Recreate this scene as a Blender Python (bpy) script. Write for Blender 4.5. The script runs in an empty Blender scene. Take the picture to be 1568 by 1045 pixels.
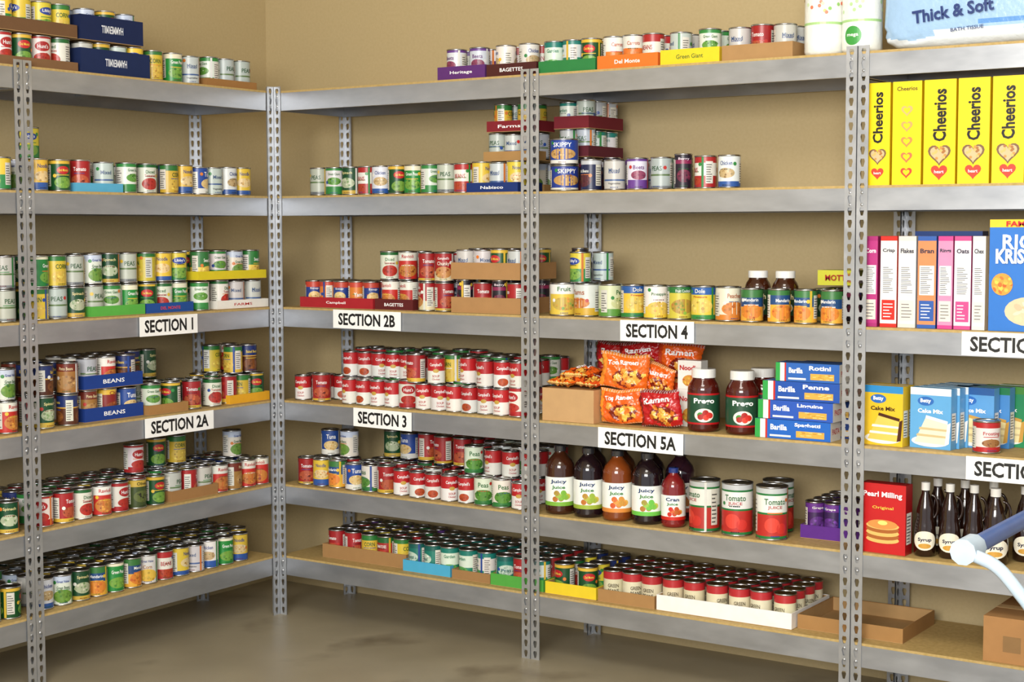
import bpy, math, random
import numpy as np
from mathutils import Vector, Matrix
random.seed(7)
R=random.Random(11)
scene=bpy.context.scene
scene.view_settings.view_transform='Standard'
W=1.225; D=0.436; GAP=0.031
ZK=[2.117,1.700,1.256,0.879,0.537,0.2435]
LIP=0.078

# ------------------------------------------------------------------ colours
def lin(c):
    if isinstance(c,str):
        c=c.lstrip('#'); c=[int(c[i:i+2],16)/255 for i in (0,2,4)]
    return np.array([((x/12.92) if x<=0.04045 else ((x+0.055)/1.055)**2.4) for x in c[:3]]+[1.0])
def mix(a,b,t): return a*(1-t)+b*t
# ------------------------------------------------------------------ materials
def nmat(name):
    m=bpy.data.materials.new(name); m.use_nodes=True
    nt=m.node_tree; b=nt.nodes['Principled BSDF']; return m,nt,b
def attr_mat(name,rough,metal=0.0,bump=0.0,bscale=60,spec=0.5,noise=0.06,coat=0):
    m,nt,b=nmat(name)
    a=nt.nodes.new('ShaderNodeAttribute'); a.attribute_name='Col'
    tc=nt.nodes.new('ShaderNodeTexCoord')
    n=nt.nodes.new('ShaderNodeTexNoise'); n.inputs['Scale'].default_value=bscale; n.inputs['Detail'].default_value=3
    nt.links.new(tc.outputs['Object'],n.inputs['Vector'])
    mr=nt.nodes.new('ShaderNodeMapRange'); mr.inputs['To Min'].default_value=1-noise; mr.inputs['To Max'].default_value=1+noise
    nt.links.new(n.outputs['Fac'],mr.inputs['Value'])
    mx=nt.nodes.new('ShaderNodeVectorMath'); mx.operation='SCALE'
    nt.links.new(a.outputs['Color'],mx.inputs[0]); nt.links.new(mr.outputs['Result'],mx.inputs['Scale'])
    nt.links.new(mx.outputs['Vector'],b.inputs['Base Color'])
    b.inputs['Roughness'].default_value=rough; b.inputs['Metallic'].default_value=metal
    b.inputs['Specular IOR Level'].default_value=spec
    b.inputs['Coat Weight'].default_value=coat
    if bump>0:
        bp=nt.nodes.new('ShaderNodeBump'); bp.inputs['Strength'].default_value=bump; bp.inputs['Distance'].default_value=0.004
        nt.links.new(n.outputs['Fac'],bp.inputs['Height']); nt.links.new(bp.outputs['Normal'],b.inputs['Normal'])
    return m
M_LABEL=attr_mat('printed_label',0.34,bscale=40)
M_METAL=attr_mat('tin_metal',0.26,metal=1.0,bscale=90)
M_CARD=attr_mat('cardboard',0.75,bscale=25,noise=0.1,bump=0.05,spec=0.3)
M_PLAST=attr_mat('glossy_plastic',0.1,bscale=20,coat=0.5)
M_FILM=attr_mat('crinkled_film',0.24,bump=0.6,bscale=48,coat=0.3)
MATS=[M_LABEL,M_METAL,M_CARD,M_PLAST,M_FILM]
LAB,MET,CAR,PLA,FIL=range(5)

def surf_mat(name,c1,c2,scale,rough,detail=6,bump=0.0,metal=0.0,c3=None,s3=1.0,rvar=0.0,stretch=None,dist=0.002):
    m,nt,b=nmat(name)
    tc=nt.nodes.new('ShaderNodeTexCoord'); src=tc.outputs['Object']
    if stretch:
        mp=nt.nodes.new('ShaderNodeMapping'); mp.inputs['Scale'].default_value=stretch
        nt.links.new(src,mp.inputs['Vector']); src=mp.outputs['Vector']
    n=nt.nodes.new('ShaderNodeTexNoise'); n.inputs['Scale'].default_value=scale; n.inputs['Detail'].default_value=detail
    nt.links.new(src,n.inputs['Vector'])
    cr=nt.nodes.new('ShaderNodeValToRGB'); cr.color_ramp.elements[0].position=0.3; cr.color_ramp.elements[1].position=0.7
    cr.color_ramp.elements[0].color=lin(c1); cr.color_ramp.elements[1].color=lin(c2)
    nt.links.new(n.outputs['Fac'],cr.inputs['Fac']); out=cr.outputs['Color']
    if c3:
        n2=nt.nodes.new('ShaderNodeTexNoise'); n2.inputs['Scale'].default_value=s3; n2.inputs['Detail'].default_value=4
        nt.links.new(src,n2.inputs['Vector'])
        c2r=nt.nodes.new('ShaderNodeValToRGB'); c2r.color_ramp.elements[0].position=0.58; c2r.color_ramp.elements[1].position=0.74
        c2r.color_ramp.elements[0].color=(0,0,0,1); c2r.color_ramp.elements[1].color=(.8,.8,.8,1)
        nt.links.new(n2.outputs['Fac'],c2r.inputs['Fac'])
        mx=nt.nodes.new('ShaderNodeMix'); mx.data_type='RGBA'
        nt.links.new(c2r.outputs['Color'],mx.inputs[0]); nt.links.new(out,mx.inputs[6]); mx.inputs[7].default_value=lin(c3)
        out=mx.outputs[2]
    nt.links.new(out,b.inputs['Base Color'])
    b.inputs['Roughness'].default_value=rough; b.inputs['Metallic'].default_value=metal
    if rvar:
        mr=nt.nodes.new('ShaderNodeMapRange'); mr.inputs['To Min'].default_value=rough-rvar; mr.inputs['To Max'].default_value=rough+rvar
        nt.links.new(n.outputs['Fac'],mr.inputs['Value']); nt.links.new(mr.outputs['Result'],b.inputs['Roughness'])
    if bump:
        bp=nt.nodes.new('ShaderNodeBump'); bp.inputs['Strength'].default_value=bump; bp.inputs['Distance'].default_value=dist
        nt.links.new(n.outputs['Fac'],bp.inputs['Height']); nt.links.new(bp.outputs['Normal'],b.inputs['Normal'])
    return m
M_WALL=surf_mat('wall_paint','#b3a076','#b8a57c',90,0.7,bump=0.12)
M_CEIL=surf_mat('ceiling_paint','#d6d0c0','#dcd6c8',60,0.8)
M_FLOOR=surf_mat('stained_concrete','#928872','#a39982',2.6,0.36,c3='#6e6350',s3=2.4,rvar=0.08)
M_STEEL=surf_mat('galvanized_steel','#a5a8ae','#b6b9be',7,0.36,metal=0.75,rvar=0.08,detail=3,stretch=(1,1,3))
M_POST=surf_mat('galvanized_post','#acafb3','#bfc1c5',14,0.34,metal=0.7,rvar=0.08,detail=3)
M_BOARD=surf_mat('particle_board','#a98f54','#bfa26a',70,0.7,bump=0.1)
M_SIGN=surf_mat('sign_placard','#f2f2f0','#fafaf8',20,0.5)
M_BLACK=surf_mat('sign_ink','#101010','#161616',20,0.5)
M_CARTB=surf_mat('blue_handle_plastic','#274a86','#2f5596',20,0.35)
M_CARTG=surf_mat('grey_cart_frame','#a0b4c6','#b2c2d2',20,0.35)
M_RUB=surf_mat('wheel_rubber','#26262a','#333338',30,0.6)

# ------------------------------------------------------------------ mesh accumulation
class T:
    def __init__(s): s.v=[];s.l=[];s.n=[];s.c=[];s.m=[];s.s=[];s.nv=0
    def add(s,verts,faces,cols,mat,smooth=False):
        verts=np.asarray(verts,float).reshape(-1,3); b=s.nv
        s.v.append(verts); s.nv+=len(verts)
        single=not (isinstance(cols,list) or (isinstance(cols,np.ndarray) and cols.ndim==2))
        for i,f in enumerate(faces):
            s.l.extend([b+j for j in f]); s.n.append(len(f))
            s.c.append(cols if single else cols[i])
            s.m.append(mat if isinstance(mat,int) else mat[i]); s.s.append(smooth)
        return s
    def merge(s,q,shift=(0,0,0)):
        f=q.fin() if isinstance(q,T) else q
        s.v.append(f['v']+np.array(shift)); s.l.extend((f['l']+s.nv).tolist()); s.n.extend(f['n'].tolist())
        s.c.extend(list(f['c'])); s.m.extend(f['m'].tolist()); s.s.extend(f['s'].tolist()); s.nv+=len(f['v'])
    def fin(s):
        return dict(v=np.concatenate(s.v),l=np.array(s.l,dtype=np.int32),n=np.array(s.n,dtype=np.int32),
                    c=np.array(s.c),m=np.array(s.m,dtype=np.int32),s=np.array(s.s,dtype=bool))
class MB:
    def __init__(s,name,mats=None): s.name=name;s.parts=[];s.mats=mats or MATS
    def put(s,t,pos,rz=0.0,rx=0.0,ry=0.0,scale=1.0,tint=(1,1,1)):
        if isinstance(t,T): t=t.fin()
        v=t['v']*scale
        if rx:
            c,q=math.cos(rx),math.sin(rx); v=np.stack([v[:,0],c*v[:,1]-q*v[:,2],q*v[:,1]+c*v[:,2]],1)
        if ry:
            c,q=math.cos(ry),math.sin(ry); v=np.stack([c*v[:,0]+q*v[:,2],v[:,1],-q*v[:,0]+c*v[:,2]],1)
        c,q=math.cos(rz),math.sin(rz)
        v=np.stack([c*v[:,0]-q*v[:,1],q*v[:,0]+c*v[:,1],v[:,2]],1)+np.array(pos)
        col=t['c']*np.array([tint[0],tint[1],tint[2],1.0])
        s.parts.append((v,t['l'],t['n'],col,t['m'],t['s']))
    def build(s):
        if not s.parts: return None
        off=0;V=[];L=[]
        for p in s.parts: V.append(p[0]);L.append(p[1]+off);off+=len(p[0])
        V=np.concatenate(V);L=np.concatenate(L);N=np.concatenate([p[2] for p in s.parts])
        C=np.concatenate([p[3] for p in s.parts]);Mi=np.concatenate([p[4] for p in s.parts]);S=np.concatenate([p[5] for p in s.parts])
        o=np.array([(V[:,0].min()+V[:,0].max())/2,(V[:,1].min()+V[:,1].max())/2,V[:,2].min()])
        V=V-o
        me=bpy.data.meshes.new(s.name)
        me.vertices.add(len(V)); me.vertices.foreach_set('co',V.ravel().astype(np.float32))
        me.loops.add(len(L)); me.loops.foreach_set('vertex_index',L.astype(np.int32))
        me.polygons.add(len(N)); st=np.concatenate([[0],np.cumsum(N)[:-1]]).astype(np.int32)
        me.polygons.foreach_set('loop_start',st)
        try: me.polygons.foreach_set('loop_total',N.astype(np.int32))
        except Exception: pass
        me.polygons.foreach_set('material_index',Mi.astype(np.int32))
        me.polygons.foreach_set('use_smooth',S)
        ca=me.color_attributes.new('Col','FLOAT_COLOR','CORNER')
        ca.data.foreach_set('color',np.repeat(C,N,axis=0).astype(np.float32).ravel())
        for m in s.mats: me.materials.append(m)
        me.update(calc_edges=True)
        ob=bpy.data.objects.new(s.name,me); ob.location=o
        scene.collection.objects.link(ob); return ob
BUILD=[]
GROUPS={}
def grp(name,key):
    if (name,key) not in GROUPS:
        GROUPS[(name,key)]=MB(name); BUILD.append(GROUPS[(name,key)])
    return GROUPS[(name,key)]
def single(name):
    m=MB(name); BUILD.append(m); return m
def wpos(kind,s,off,z):
    return (s,off,z) if kind=='B' else (-off,-s,z)
def wrot(kind): return 0.0 if kind=='B' else math.pi/2

# ------------------------------------------------------------------ text
_tc={}
def text_mesh(st,bold=0.012):
    k=(st,bold)
    if k in _tc: return _tc[k]
    cu=bpy.data.curves.new('t','FONT'); cu.body=st; cu.resolution_u=2; cu.offset=bold; cu.align_x='CENTER'
    ob=bpy.data.objects.new('t',cu); scene.collection.objects.link(ob)
    dg=bpy.context.evaluated_depsgraph_get(); me=bpy.data.meshes.new_from_object(ob.evaluated_get(dg))
    v=np.array([tuple(x.co) for x in me.vertices]) if len(me.vertices) else np.zeros((1,3))
    f=[tuple(p.vertices) for p in me.polygons]
    bpy.data.objects.remove(ob); bpy.data.curves.remove(cu); bpy.data.meshes.remove(me)
    cx=(v[:,0].min()+v[:,0].max())/2; cy=(v[:,1].min()+v[:,1].max())/2
    v[:,0]-=cx; v[:,1]-=cy
    w=max(v[:,0].max()*2,1e-6); h=max(v[:,1].max()*2,1e-6)
    _tc[k]=(v,f,w,h); return _tc[k]
def text_xy(st,width,height=None,rot=0,bold=0.012):
    v,f,w,h=text_mesh(st,bold); sx=width/w; sy=(height/h) if height else sx
    x=v[:,0]*sx; z=v[:,1]*sy
    if rot:
        c,q=math.cos(rot),math.sin(rot); x,z=c*x-q*z,q*x+c*z
    return x,z,f
def flat_text(t,st,width,cx,y,cz,col,height=None,rot=0,mat=LAB,bold=0.012):
    x,z,f=text_xy(st,width,height,rot,bold)
    t.add(np.stack([x+cx,np.full_like(x,y),z+cz],1),f,lin(col),mat)
def side_text(t,st,width,x0,cy,cz,col,height=None,rot=0,bold=0.012):
    x,z,f=text_xy(st,width,height,rot,bold)
    t.add(np.stack([np.full_like(x,x0),x+cy,z+cz],1),f,lin(col),LAB)
def wrap_text(t,st,width,r,cz,col,height=None,u0=0,rot=0,bold=0.012):
    x,z,f=text_xy(st,width,height,rot,bold); a=x/r+u0*2*math.pi
    t.add(np.stack([r*np.sin(a),-r*np.cos(a),z+cz],1),f,lin(col),LAB)

# ------------------------------------------------------------------ lathe
def lathe(t,prof,colf,mat,seg=28,smooth=True):
    a=(np.arange(seg)/seg)*2*math.pi-math.pi
    V=[]
    for r,z in prof:
        V.append(np.stack([r*np.sin(a),-r*np.cos(a),np.full(seg,z)],1))
    F=[];C=[]
    for i in range(len(prof)-1):
        zc=(prof[i][1]+prof[i+1][1])/2
        for j in range(seg):
            k=(j+1)%seg
            F.append((i*seg+j,i*seg+k,(i+1)*seg+k,(i+1)*seg+j))
            C.append(colf(((j+0.5)/seg)-0.5,zc))
    t.add(np.concatenate(V),F,np.array(C),mat,smooth)
def wrap_ellipse(t,r,u0,zc,wu,hz,col,n=10):
    V=[];F=[]
    for i in range(n+1):
        c=-math.cos(math.pi*i/n); x=wu*c; hh=hz*max(.02,math.sin(math.pi*i/n))
        a=x/r+u0*2*math.pi
        V+= [(r*math.sin(a),-r*math.cos(a),zc-hh),(r*math.sin(a),-r*math.cos(a),zc+hh)]
    for i in range(n): F.append((2*i,2*i+2,2*i+3,2*i+1))
    t.add(V,F,col,LAB)
def wrap_rect(t,r,u0,x0,x1,z0,z1,col,n=1):
    V=[];F=[]
    for i in range(n+1):
        a=(x0+(x1-x0)*i/n)/r+u0*2*math.pi
        V+=[(r*math.sin(a),-r*math.cos(a),z0),(r*math.sin(a),-r*math.cos(a),z1)]
    for i in range(n): F.append((2*i,2*i+2,2*i+3,2*i+1))
    t.add(V,F,col,LAB)
def flat_ellipse(t,cx,y,cz,a,b,col,n=20,tilt=0):
    V=[]
    for i in range(n):
        q=i/n*2*math.pi; x=a*math.cos(q); z=b*math.sin(q)
        V.append((cx+x*math.cos(tilt)-z*math.sin(tilt),y,cz+x*math.sin(tilt)+z*math.cos(tilt)))
    t.add(V,[tuple(range(n))],col,LAB)
def flat_food(t,cx,y,cz,a,b,c1,c2,n=22,seed=1,plate=None,sz=.2):
    rr=random.Random(seed)
    if plate: flat_ellipse(t,cx,y,cz,a*1.15,b*1.18,lin(plate))
    flat_ellipse(t,cx,y-.0002,cz,a,b,mix(lin(c1),lin(c2),.5))
    for i in range(n):
        q=rr.uniform(0,6.28); p=rr.random()**.5*.85
        flat_ellipse(t,cx+a*p*math.cos(q),y-.0004-i*.00002,cz+b*p*math.sin(q),a*sz*rr.uniform(.6,1.2),b*sz*rr.uniform(.6,1.2),mix(lin(c1),lin(c2),rr.random())*rr.uniform(.8,1.15),n=8,tilt=rr.uniform(0,3))

TIN=lin('#c4c5c9')
def make_can(spec,seed=0,seg=30):
    rr=random.Random(seed*31+7)
    r=spec.get('r',0.0372); h=spec.get('h',0.111)
    t=T()
    rim=lambda u,z:TIN
    lathe(t,[(r-.003,0.0),(r+.0009,.0012),(r+.0009,.004),(r-.0006,.0055)],rim,MET,seg)
    z0=.0055; z1=h-.0055; H=z1-z0
    jr=.12 if not spec.get('nojit') else .03
    jit=np.array([1+rr.uniform(-jr,jr*.5),1+rr.uniform(-jr,jr*.5),1+rr.uniform(-jr,jr*.5),1])
    base=lin(spec['base'])*jit
    dv=rr.uniform(-.05,.05) if not spec.get('nojit') else 0
    bands=[(a if a<=0 else a+dv,b if b>=1 else b+dv,lin(c)) for a,b,c in spec.get('bands',[])]
    edges=sorted(set([0.0,1.0]+[min(1,max(0,e)) for a,b,_ in bands for e in (a,b)]))
    prof=[(r,z0+H*e) for e in edges]
    def cf(u,z):
        v=(z-z0)/H; c=base
        for a,b,cc in bands:
            if a<=v<b: c=cc
        return c
    lathe(t,prof,cf,LAB,seg)
    nut=lin('#e0ddd4'); ink=lin('#5a5856')
    if spec.get('nut',1):
        for u0 in (.27,-.25):
            wrap_rect(t,r+.0004,u0,-.013,.013,z0+H*.12,z0+H*.86,nut,4)
            for i in range(8):
                zz=z0+H*(.17+.08*i); wrap_rect(t,r+.0008,u0,-.011,rr.uniform(.002,.011),zz,zz+H*.028,ink,2)
    accent=lin(rr.choice(['#c8281c','#1f4aa0','#e8c02a','#2c8a3e','#f0f0ec','#e07a1c']))
    dark=lin(rr.choice(['#222222','#1c3f8f','#7a1414','#1d5c2c']))
    for (pu,pv,ru,rv,c1,c2) in spec.get('pats',[]):
        c1=lin(c1);c2=lin(c2)
        logo=max(abs(c1-c2)[:3])<.02
        for du in (0,.5):
            u0=pu+du; wu=ru*2*math.pi*r; hz=rv*H
            wrap_ellipse(t,r+.0004,u0,z0+pv*H,wu,hz,mix(c1,c2,.5 if not logo else 0))
            if not logo:
                for i in range(18):
                    q=rr.uniform(0,6.28); p=rr.random()**.5*.9
                    k=rr.uniform(.13,.26)
                    uu=u0+ru*p*math.cos(q)
                    wrap_ellipse(t,r+.0007+i*.00001,uu,z0+pv*H+hz*p*math.sin(q),min(wu,hz)*k,hz*k*.9,mix(c1,c2,rr.random())*rr.uniform(.6,1.15),4)
    if not spec.get('plain'):
        for du in (0,.5):
            if rr.random()<.75:
                sx=rr.choice((-1,1))*.13; wrap_ellipse(t,r+.0009,du+sx,z0+H*rr.uniform(.45,.9),.0065,.0065,accent,5)
            for i in range(5):
                x=-.014+i*.006; wrap_rect(t,r+.0009,du,x,x+rr.uniform(.003,.005),z0+H*.035,z0+H*.06,dark,1)
            q=rr.random()
            if q<.4: wrap_rect(t,r+.00035,du,-.026,.026,z0+H*.50,z0+H*.525,accent,6)
            elif q<.7:
                for i in range(6):
                    x=-.020+i*.0065; wrap_rect(t,r+.0009,du,x,x+rr.uniform(.003,.006),z0+H*.56,z0+H*.585,dark,1)
            # side stripe
            if rr.random()<.5: wrap_rect(t,r+.0003,du+.17,-.004,.004,z0,z0+H,accent*.9,2)
    lathe(t,[(r-.0006,h-.0055),(r+.0012,h-.004),(r+.0012,h-.0006),(r-.0006,h)],rim,MET,seg)
    lathe(t,[(r-.0006,h),(r-.002,h-.0008),(r-.0028,h-.004)],rim,MET,seg)
    lidc=lin(spec.get('lid','#a6a8ac'))
    lathe(t,[(r-.0028,h-.004),(r*.8,h-.0036),(r*.76,h-.0044),(r*.35,h-.0040),(0.0005,h-.0042)],lambda u,z:lidc,MET,seg)
    for tx in spec.get('text',[]):
        st,wd,v,col=tx[:4]; hh=tx[4] if len(tx)>4 else None
        for u0 in (0,.5):
            wrap_text(t,st,wd,r+.0012,z0+v*H,col,hh,u0)
    f=t.fin(); c=f['c'].copy(); k=f['m']==LAB
    g=c[k,:3].mean(1,keepdims=True); c[k,:3]=(c[k,:3]*.94+g*.06)*.95; f['c']=c
    return f
S={}
def sp(n,**k): S[n]=k
soup=dict(r=.0335,h=.101,nojit=1)
sp('camp',base='#eceae4',bands=[(.5,1,'#be141c')],pats=[(0,.5,.055,.08,'#c9a13f','#c9a13f')],text=[("Campbell's",.05,.75,'#ffffff',.016),("SOUP",.028,.28,'#b5161b',.009),("Chicken",.03,.15,'#b5161b',.007)],nut=0,plain=1,**soup)
sp('campt',base='#eceae4',bands=[(.5,1,'#be141c')],pats=[(0,.2,.1,.16,'#d05a1c','#a83410')],text=[("Campbell's",.05,.75,'#ffffff',.016)],nut=0,plain=1,**soup)
sp('chunky',base='#b7131b',bands=[(.0,.34,'#e8d9b0')],pats=[(0,.3,.15,.22,'#b5541f','#e0b060')],text=[("Campbell's",.045,.82,'#ffffff',.012),("Chunky",.05,.62,'#f5f0e0',.018)])
sp('dm',base='#0e4a22',bands=[(.9,1,'#e0b62a')],pats=[(0,.68,.1,.14,'#c4121a','#c4121a'),(0,.25,.14,.2,'#4d8a2a','#8db544')],text=[("Del Monte",.034,.68,'#f4d645',.009)])
sp('dmcorn',base='#0f4f28',bands=[(0,.38,'#e2b21d'),(.9,1,'#d8a924')],pats=[(0,.7,.1,.14,'#c4121a','#c4121a'),(0,.25,.16,.18,'#f0cf3b','#d99f15')],text=[("Del Monte",.034,.7,'#f4d645',.009)])
sp('corn',base='#e0be2a',bands=[(.85,1,'#2c7a35')],pats=[(0,.3,.16,.22,'#f5de5a','#c38a12')],text=[("CORN",.044,.66,'#1d5c2c',.016)])
sp('corng',base='#2f7d3a',bands=[(0,.42,'#ecd042')],pats=[(0,.26,.16,.2,'#f7e06a','#cb931a')],text=[("Sweet Corn",.048,.68,'#ffffff',.014)])
sp('gv',base='#e8e7e2',bands=[(.78,1,'#c8d4ec')],pats=[(0,.28,.16,.24,'#3c7a28','#8aaf42')],text=[("Great Value",.046,.82,'#1d3f8f',.009),("Green Beans",.048,.6,'#1f5d2a',.011)],h=.1095)
sp('gvc',base='#e8e7e2',pats=[(0,.28,.16,.24,'#d8a41c','#f3d557')],text=[("Great Value",.046,.82,'#1d3f8f',.009),("Corn",.034,.6,'#b57812',.014)])
sp('gvp',base='#e8e8e0',bands=[(0,.12,'#2e7c3a')],pats=[(0,.35,.16,.22,'#6fae3c','#2d6a26')],text=[("Peas",.04,.75,'#1d6a2a',.018)],h=.108)
sp('lib',base='#ecce2c',bands=[(0,.45,'#2d8a45')],pats=[(0,.72,.13,.13,'#1c3f9e','#1c3f9e'),(0,.25,.15,.2,'#a4c84a','#4a8a34')],text=[("Libby's",.042,.72,'#ffffff',.014)])
sp('hunt',base='#e9e6de',bands=[(0,.2,'#b3161c'),(.93,1,'#b3161c')],pats=[(0,.68,.12,.17,'#b3161c','#b3161c'),(0,.3,.14,.16,'#d8321f','#951a12')],text=[("Hunt's",.038,.68,'#ffffff',.014)])
sp('tom',base='#b8201e',bands=[(.82,1,'#1f6a31')],pats=[(0,.3,.15,.23,'#e0402a','#891510')],text=[("TOMATOES",.052,.65,'#ffffff',.012)])
sp('tomw',base='#e9e7e0',pats=[(0,.3,.14,.22,'#d8331f','#951a12')],bands=[(.9,1,'#1f6a31')],text=[("Diced",.036,.74,'#1e6a30',.012),("Tomatoes",.044,.6,'#b5161b',.009)])
sp('bush',base='#5a2a12',bands=[(.6,1,'#1c2f6d'),(.56,.6,'#dba52d')],pats=[(0,.28,.16,.22,'#9a5a24','#4a220f')],text=[("Baked Beans",.05,.78,'#f2d04a',.011)])
sp('chili',base='#8e1a14',bands=[(.78,1,'#e3b52c')],pats=[(0,.32,.16,.24,'#b35a24','#5c2310')],text=[("Chili",.04,.88,'#8e1a14',.013)])
sp('ravi',base='#cc261c',bands=[(.72,1,'#ece8de')],pats=[(0,.32,.17,.25,'#e7a03a','#a8401a')],text=[("Ravioli",.048,.86,'#c4141c',.013)])
sp('spag',base='#e07a1e',bands=[(.0,.18,'#b7131b'),(.8,1,'#b7131b')],pats=[(0,.42,.16,.22,'#f4b03c','#d0501a')],text=[("Pasta",.04,.9,'#ffffff',.011)])
sp('blue',base='#1f4aa0',bands=[(0,.2,'#e8e6df')],pats=[(0,.38,.14,.2,'#d8a43c','#f0e0b0')],text=[("Tuna",.04,.76,'#ffffff',.018)],h=.106)
sp('navy',base='#16224f',bands=[(.86,1,'#c9ccd6')],pats=[(0,.3,.15,.22,'#6b2a33','#3c1a2c')],text=[("Black Beans",.05,.64,'#ffffff',.011)])
sp('whbl',base='#e6e9ec',bands=[(0,.22,'#2456a8')],pats=[(0,.45,.13,.17,'#d9c79a','#b0884e')],text=[("Chicken",.044,.78,'#1c3f8f',.014)])
sp('yelbl',base='#e6c42d',bands=[(.0,.2,'#2456a8')],pats=[(0,.45,.14,.18,'#f5e9c0','#d0a040')],text=[("Noodle",.042,.8,'#1c3f8f',.014)])
sp('pine',base='#f0d236',bands=[(.78,1,'#1d5cae'),(0,.14,'#2f8c3e')],pats=[(0,.42,.17,.24,'#f8e878','#d2a226')],text=[("Dole",.036,.89,'#f4f4f0',.014),("Pineapple",.05,.7,'#b5161b',.008)],r=.0425,h=.117)
sp('pine2',base='#eaece8',bands=[(0,.4,'#f0c92c')],pats=[(0,.3,.17,.22,'#f7e26a','#cd8f1b')],text=[("Pineapple",.055,.75,'#2a6b2f',.013)],r=.0425,h=.117)
sp('peach',base='#eeeadf',bands=[(0,.16,'#e88a1c')],pats=[(0,.35,.17,.22,'#f3a032','#dd6a1c')],text=[("Peaches",.052,.76,'#b85a12',.015)],r=.0425,h=.117)
sp('fruit',base='#e4d13e',bands=[(.8,1,'#2b7d38')],pats=[(0,.38,.17,.24,'#e65c2a','#8cbf3c')],text=[("Fruit Cocktail",.055,.88,'#ffffff',.010)],r=.0425,h=.117)
sp('pear',base='#d8e2c0',bands=[(.0,.2,'#5f9e3a')],pats=[(0,.42,.15,.2,'#eef0c0','#a6af5a')],text=[("Pears",.044,.78,'#2f6b2a',.016)],r=.0425,h=.117)
sp('mand',base='#1d4a86',bands=[(.8,1,'#3a7a3c'),(0,.5,'#f0b02c')],pats=[(0,.3,.17,.24,'#f3a024','#d4601a')],text=[("Mandarin",.05,.68,'#ffffff',.011)],r=.0372,h=.113)
sp('purp',base='#5b2a78',bands=[(.6,1,'#f0ecf2')],pats=[(0,.3,.14,.2,'#8a3a78','#3c1a55')],text=[("Prunes",.044,.78,'#5b2a78',.014)])
sp('purw',base='#e6e2e8',bands=[(0,.24,'#6a3a94'),(.88,1,'#6a3a94')],pats=[(0,.45,.12,.16,'#b04a68','#6a2c55')],text=[("Beets",.04,.72,'#6a2a7a',.014)])
sp('silv',base='#babec0',bands=[(.0,.1,'#7a8084'),(.44,.5,'#5f7a4a')],text=[("PEAS",.04,.66,'#2f5a34',.016)])
sp('silb',base='#c9cdcd',bands=[(.3,.36,'#40609a')],text=[("Mixed",.04,.66,'#33507f',.014),("Vegetables",.045,.18,'#444444',.008)],h=.107)
sp('grn',base='#1f8a3c',bands=[(.88,1,'#f0e9d0')],pats=[(0,.3,.15,.2,'#9ac84a','#2d7a2a')],text=[("Green Peas",.05,.7,'#ffffff',.013)])
sp('dkg',base='#134d2b',bands=[(.0,.12,'#d4b03a')],pats=[(0,.42,.14,.2,'#e8e4d0','#5a8a3c')],text=[("Spinach",.046,.8,'#f0e2a0',.013)])
sp('grw',base='#e6e9e0',bands=[(0,.3,'#2f8a3e'),(.92,1,'#2f8a3e')],pats=[(0,.5,.13,.15,'#7fbe4c','#2d6a22')],text=[("Green Giant",.05,.78,'#1d6a2a',.010)])
sp('oran',base='#ee7a1e',bands=[(.55,1,'#ece8de')],pats=[(0,.3,.14,.18,'#f4a03c','#c8501a')],text=[("Carrots",.046,.76,'#c8501a',.013)])
sp('redw',base='#be1e22',bands=[(.35,.78,'#ebe8df')],pats=[(0,.2,.14,.15,'#8a1a14','#d8501c')],text=[("BEANS",.044,.57,'#b5161b',.016)])
sp('redt',base='#ac161c',bands=[(.0,.1,'#e0b62a')],pats=[(0,.32,.15,.2,'#e8703f','#7a1810')],text=[("Tomato",.046,.72,'#ffffff',.014)])
sp('brn',base='#b07a34',bands=[(.7,1,'#7a2a18')],pats=[(0,.36,.16,.24,'#e0b46a','#7a3a1c')],text=[("Pinto Beans",.05,.84,'#f4e2b0',.011)])
sp('olive',base='#3c4a22',bands=[(.8,1,'#c8a83a')],pats=[(0,.4,.15,.22,'#20241c','#7a8a3c')],text=[("Olives",.044,.88,'#2c3418',.012)])
sp('pinkw',base='#eae2de',bands=[(0,.3,'#d8607a'),(.9,1,'#c43a5a')],pats=[(0,.5,.13,.15,'#e07a5a','#c8402c')],text=[("Salmon",.044,.76,'#a82a4a',.012)],h=.105)
sp('cream',base='#e4dab9',bands=[(.74,1,'#bc222a'),(0,.08,'#c9a040')],text=[("GREEN",.04,.52,'#4a3a1c',.013),("BEANS",.04,.34,'#4a3a1c',.013)],lid='#b08c4a',plain=1,nojit=1,nut=0)
sp('teal',base='#0f7d72',bands=[(.86,1,'#0b5f58')],pats=[(0,.5,.15,.2,'#dfe9e0','#96c0a4')],text=[("Peas",.038,.5,'#0b5f58',.014)])
sp('tealw',base='#dfe6e1',bands=[(0,.4,'#1c8a6c'),(.85,1,'#0f7d72')],pats=[(0,.24,.14,.16,'#7fbf5c','#2f8a4a')],text=[("Garden",.045,.7,'#0f7d5a',.013)])
sp('pbut',base='#e27f1c',bands=[(.0,.2,'#b7131b'),(.82,1,'#c8402a')],text=[("Yams",.04,.5,'#ffffff',.016)],r=.034,h=.105)
sp('blus',base='#233f94',bands=[(.82,1,'#c8402a')],pats=[(0,.4,.12,.2,'#e8b23c','#f0e0b0')],text=[("Soup",.035,.72,'#ffffff',.01)],r=.034,h=.105)
sp('bigb',base='#1b3c98',bands=[(.0,.1,'#e8e4da')],pats=[(0,.4,.17,.24,'#a0602c','#e8c070')],text=[("SKIPPY",.07,.8,'#ffffff',.016)],r=.05,h=.092,lid='#2648a8')
sp('bigy',base='#e6ce3c',bands=[(.7,1,'#ecece6')],pats=[(0,.35,.16,.22,'#7fb04a','#f0a040')],text=[("Fruit",.05,.85,'#2a6b2f',.016)],r=.0475,h=.118)
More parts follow.
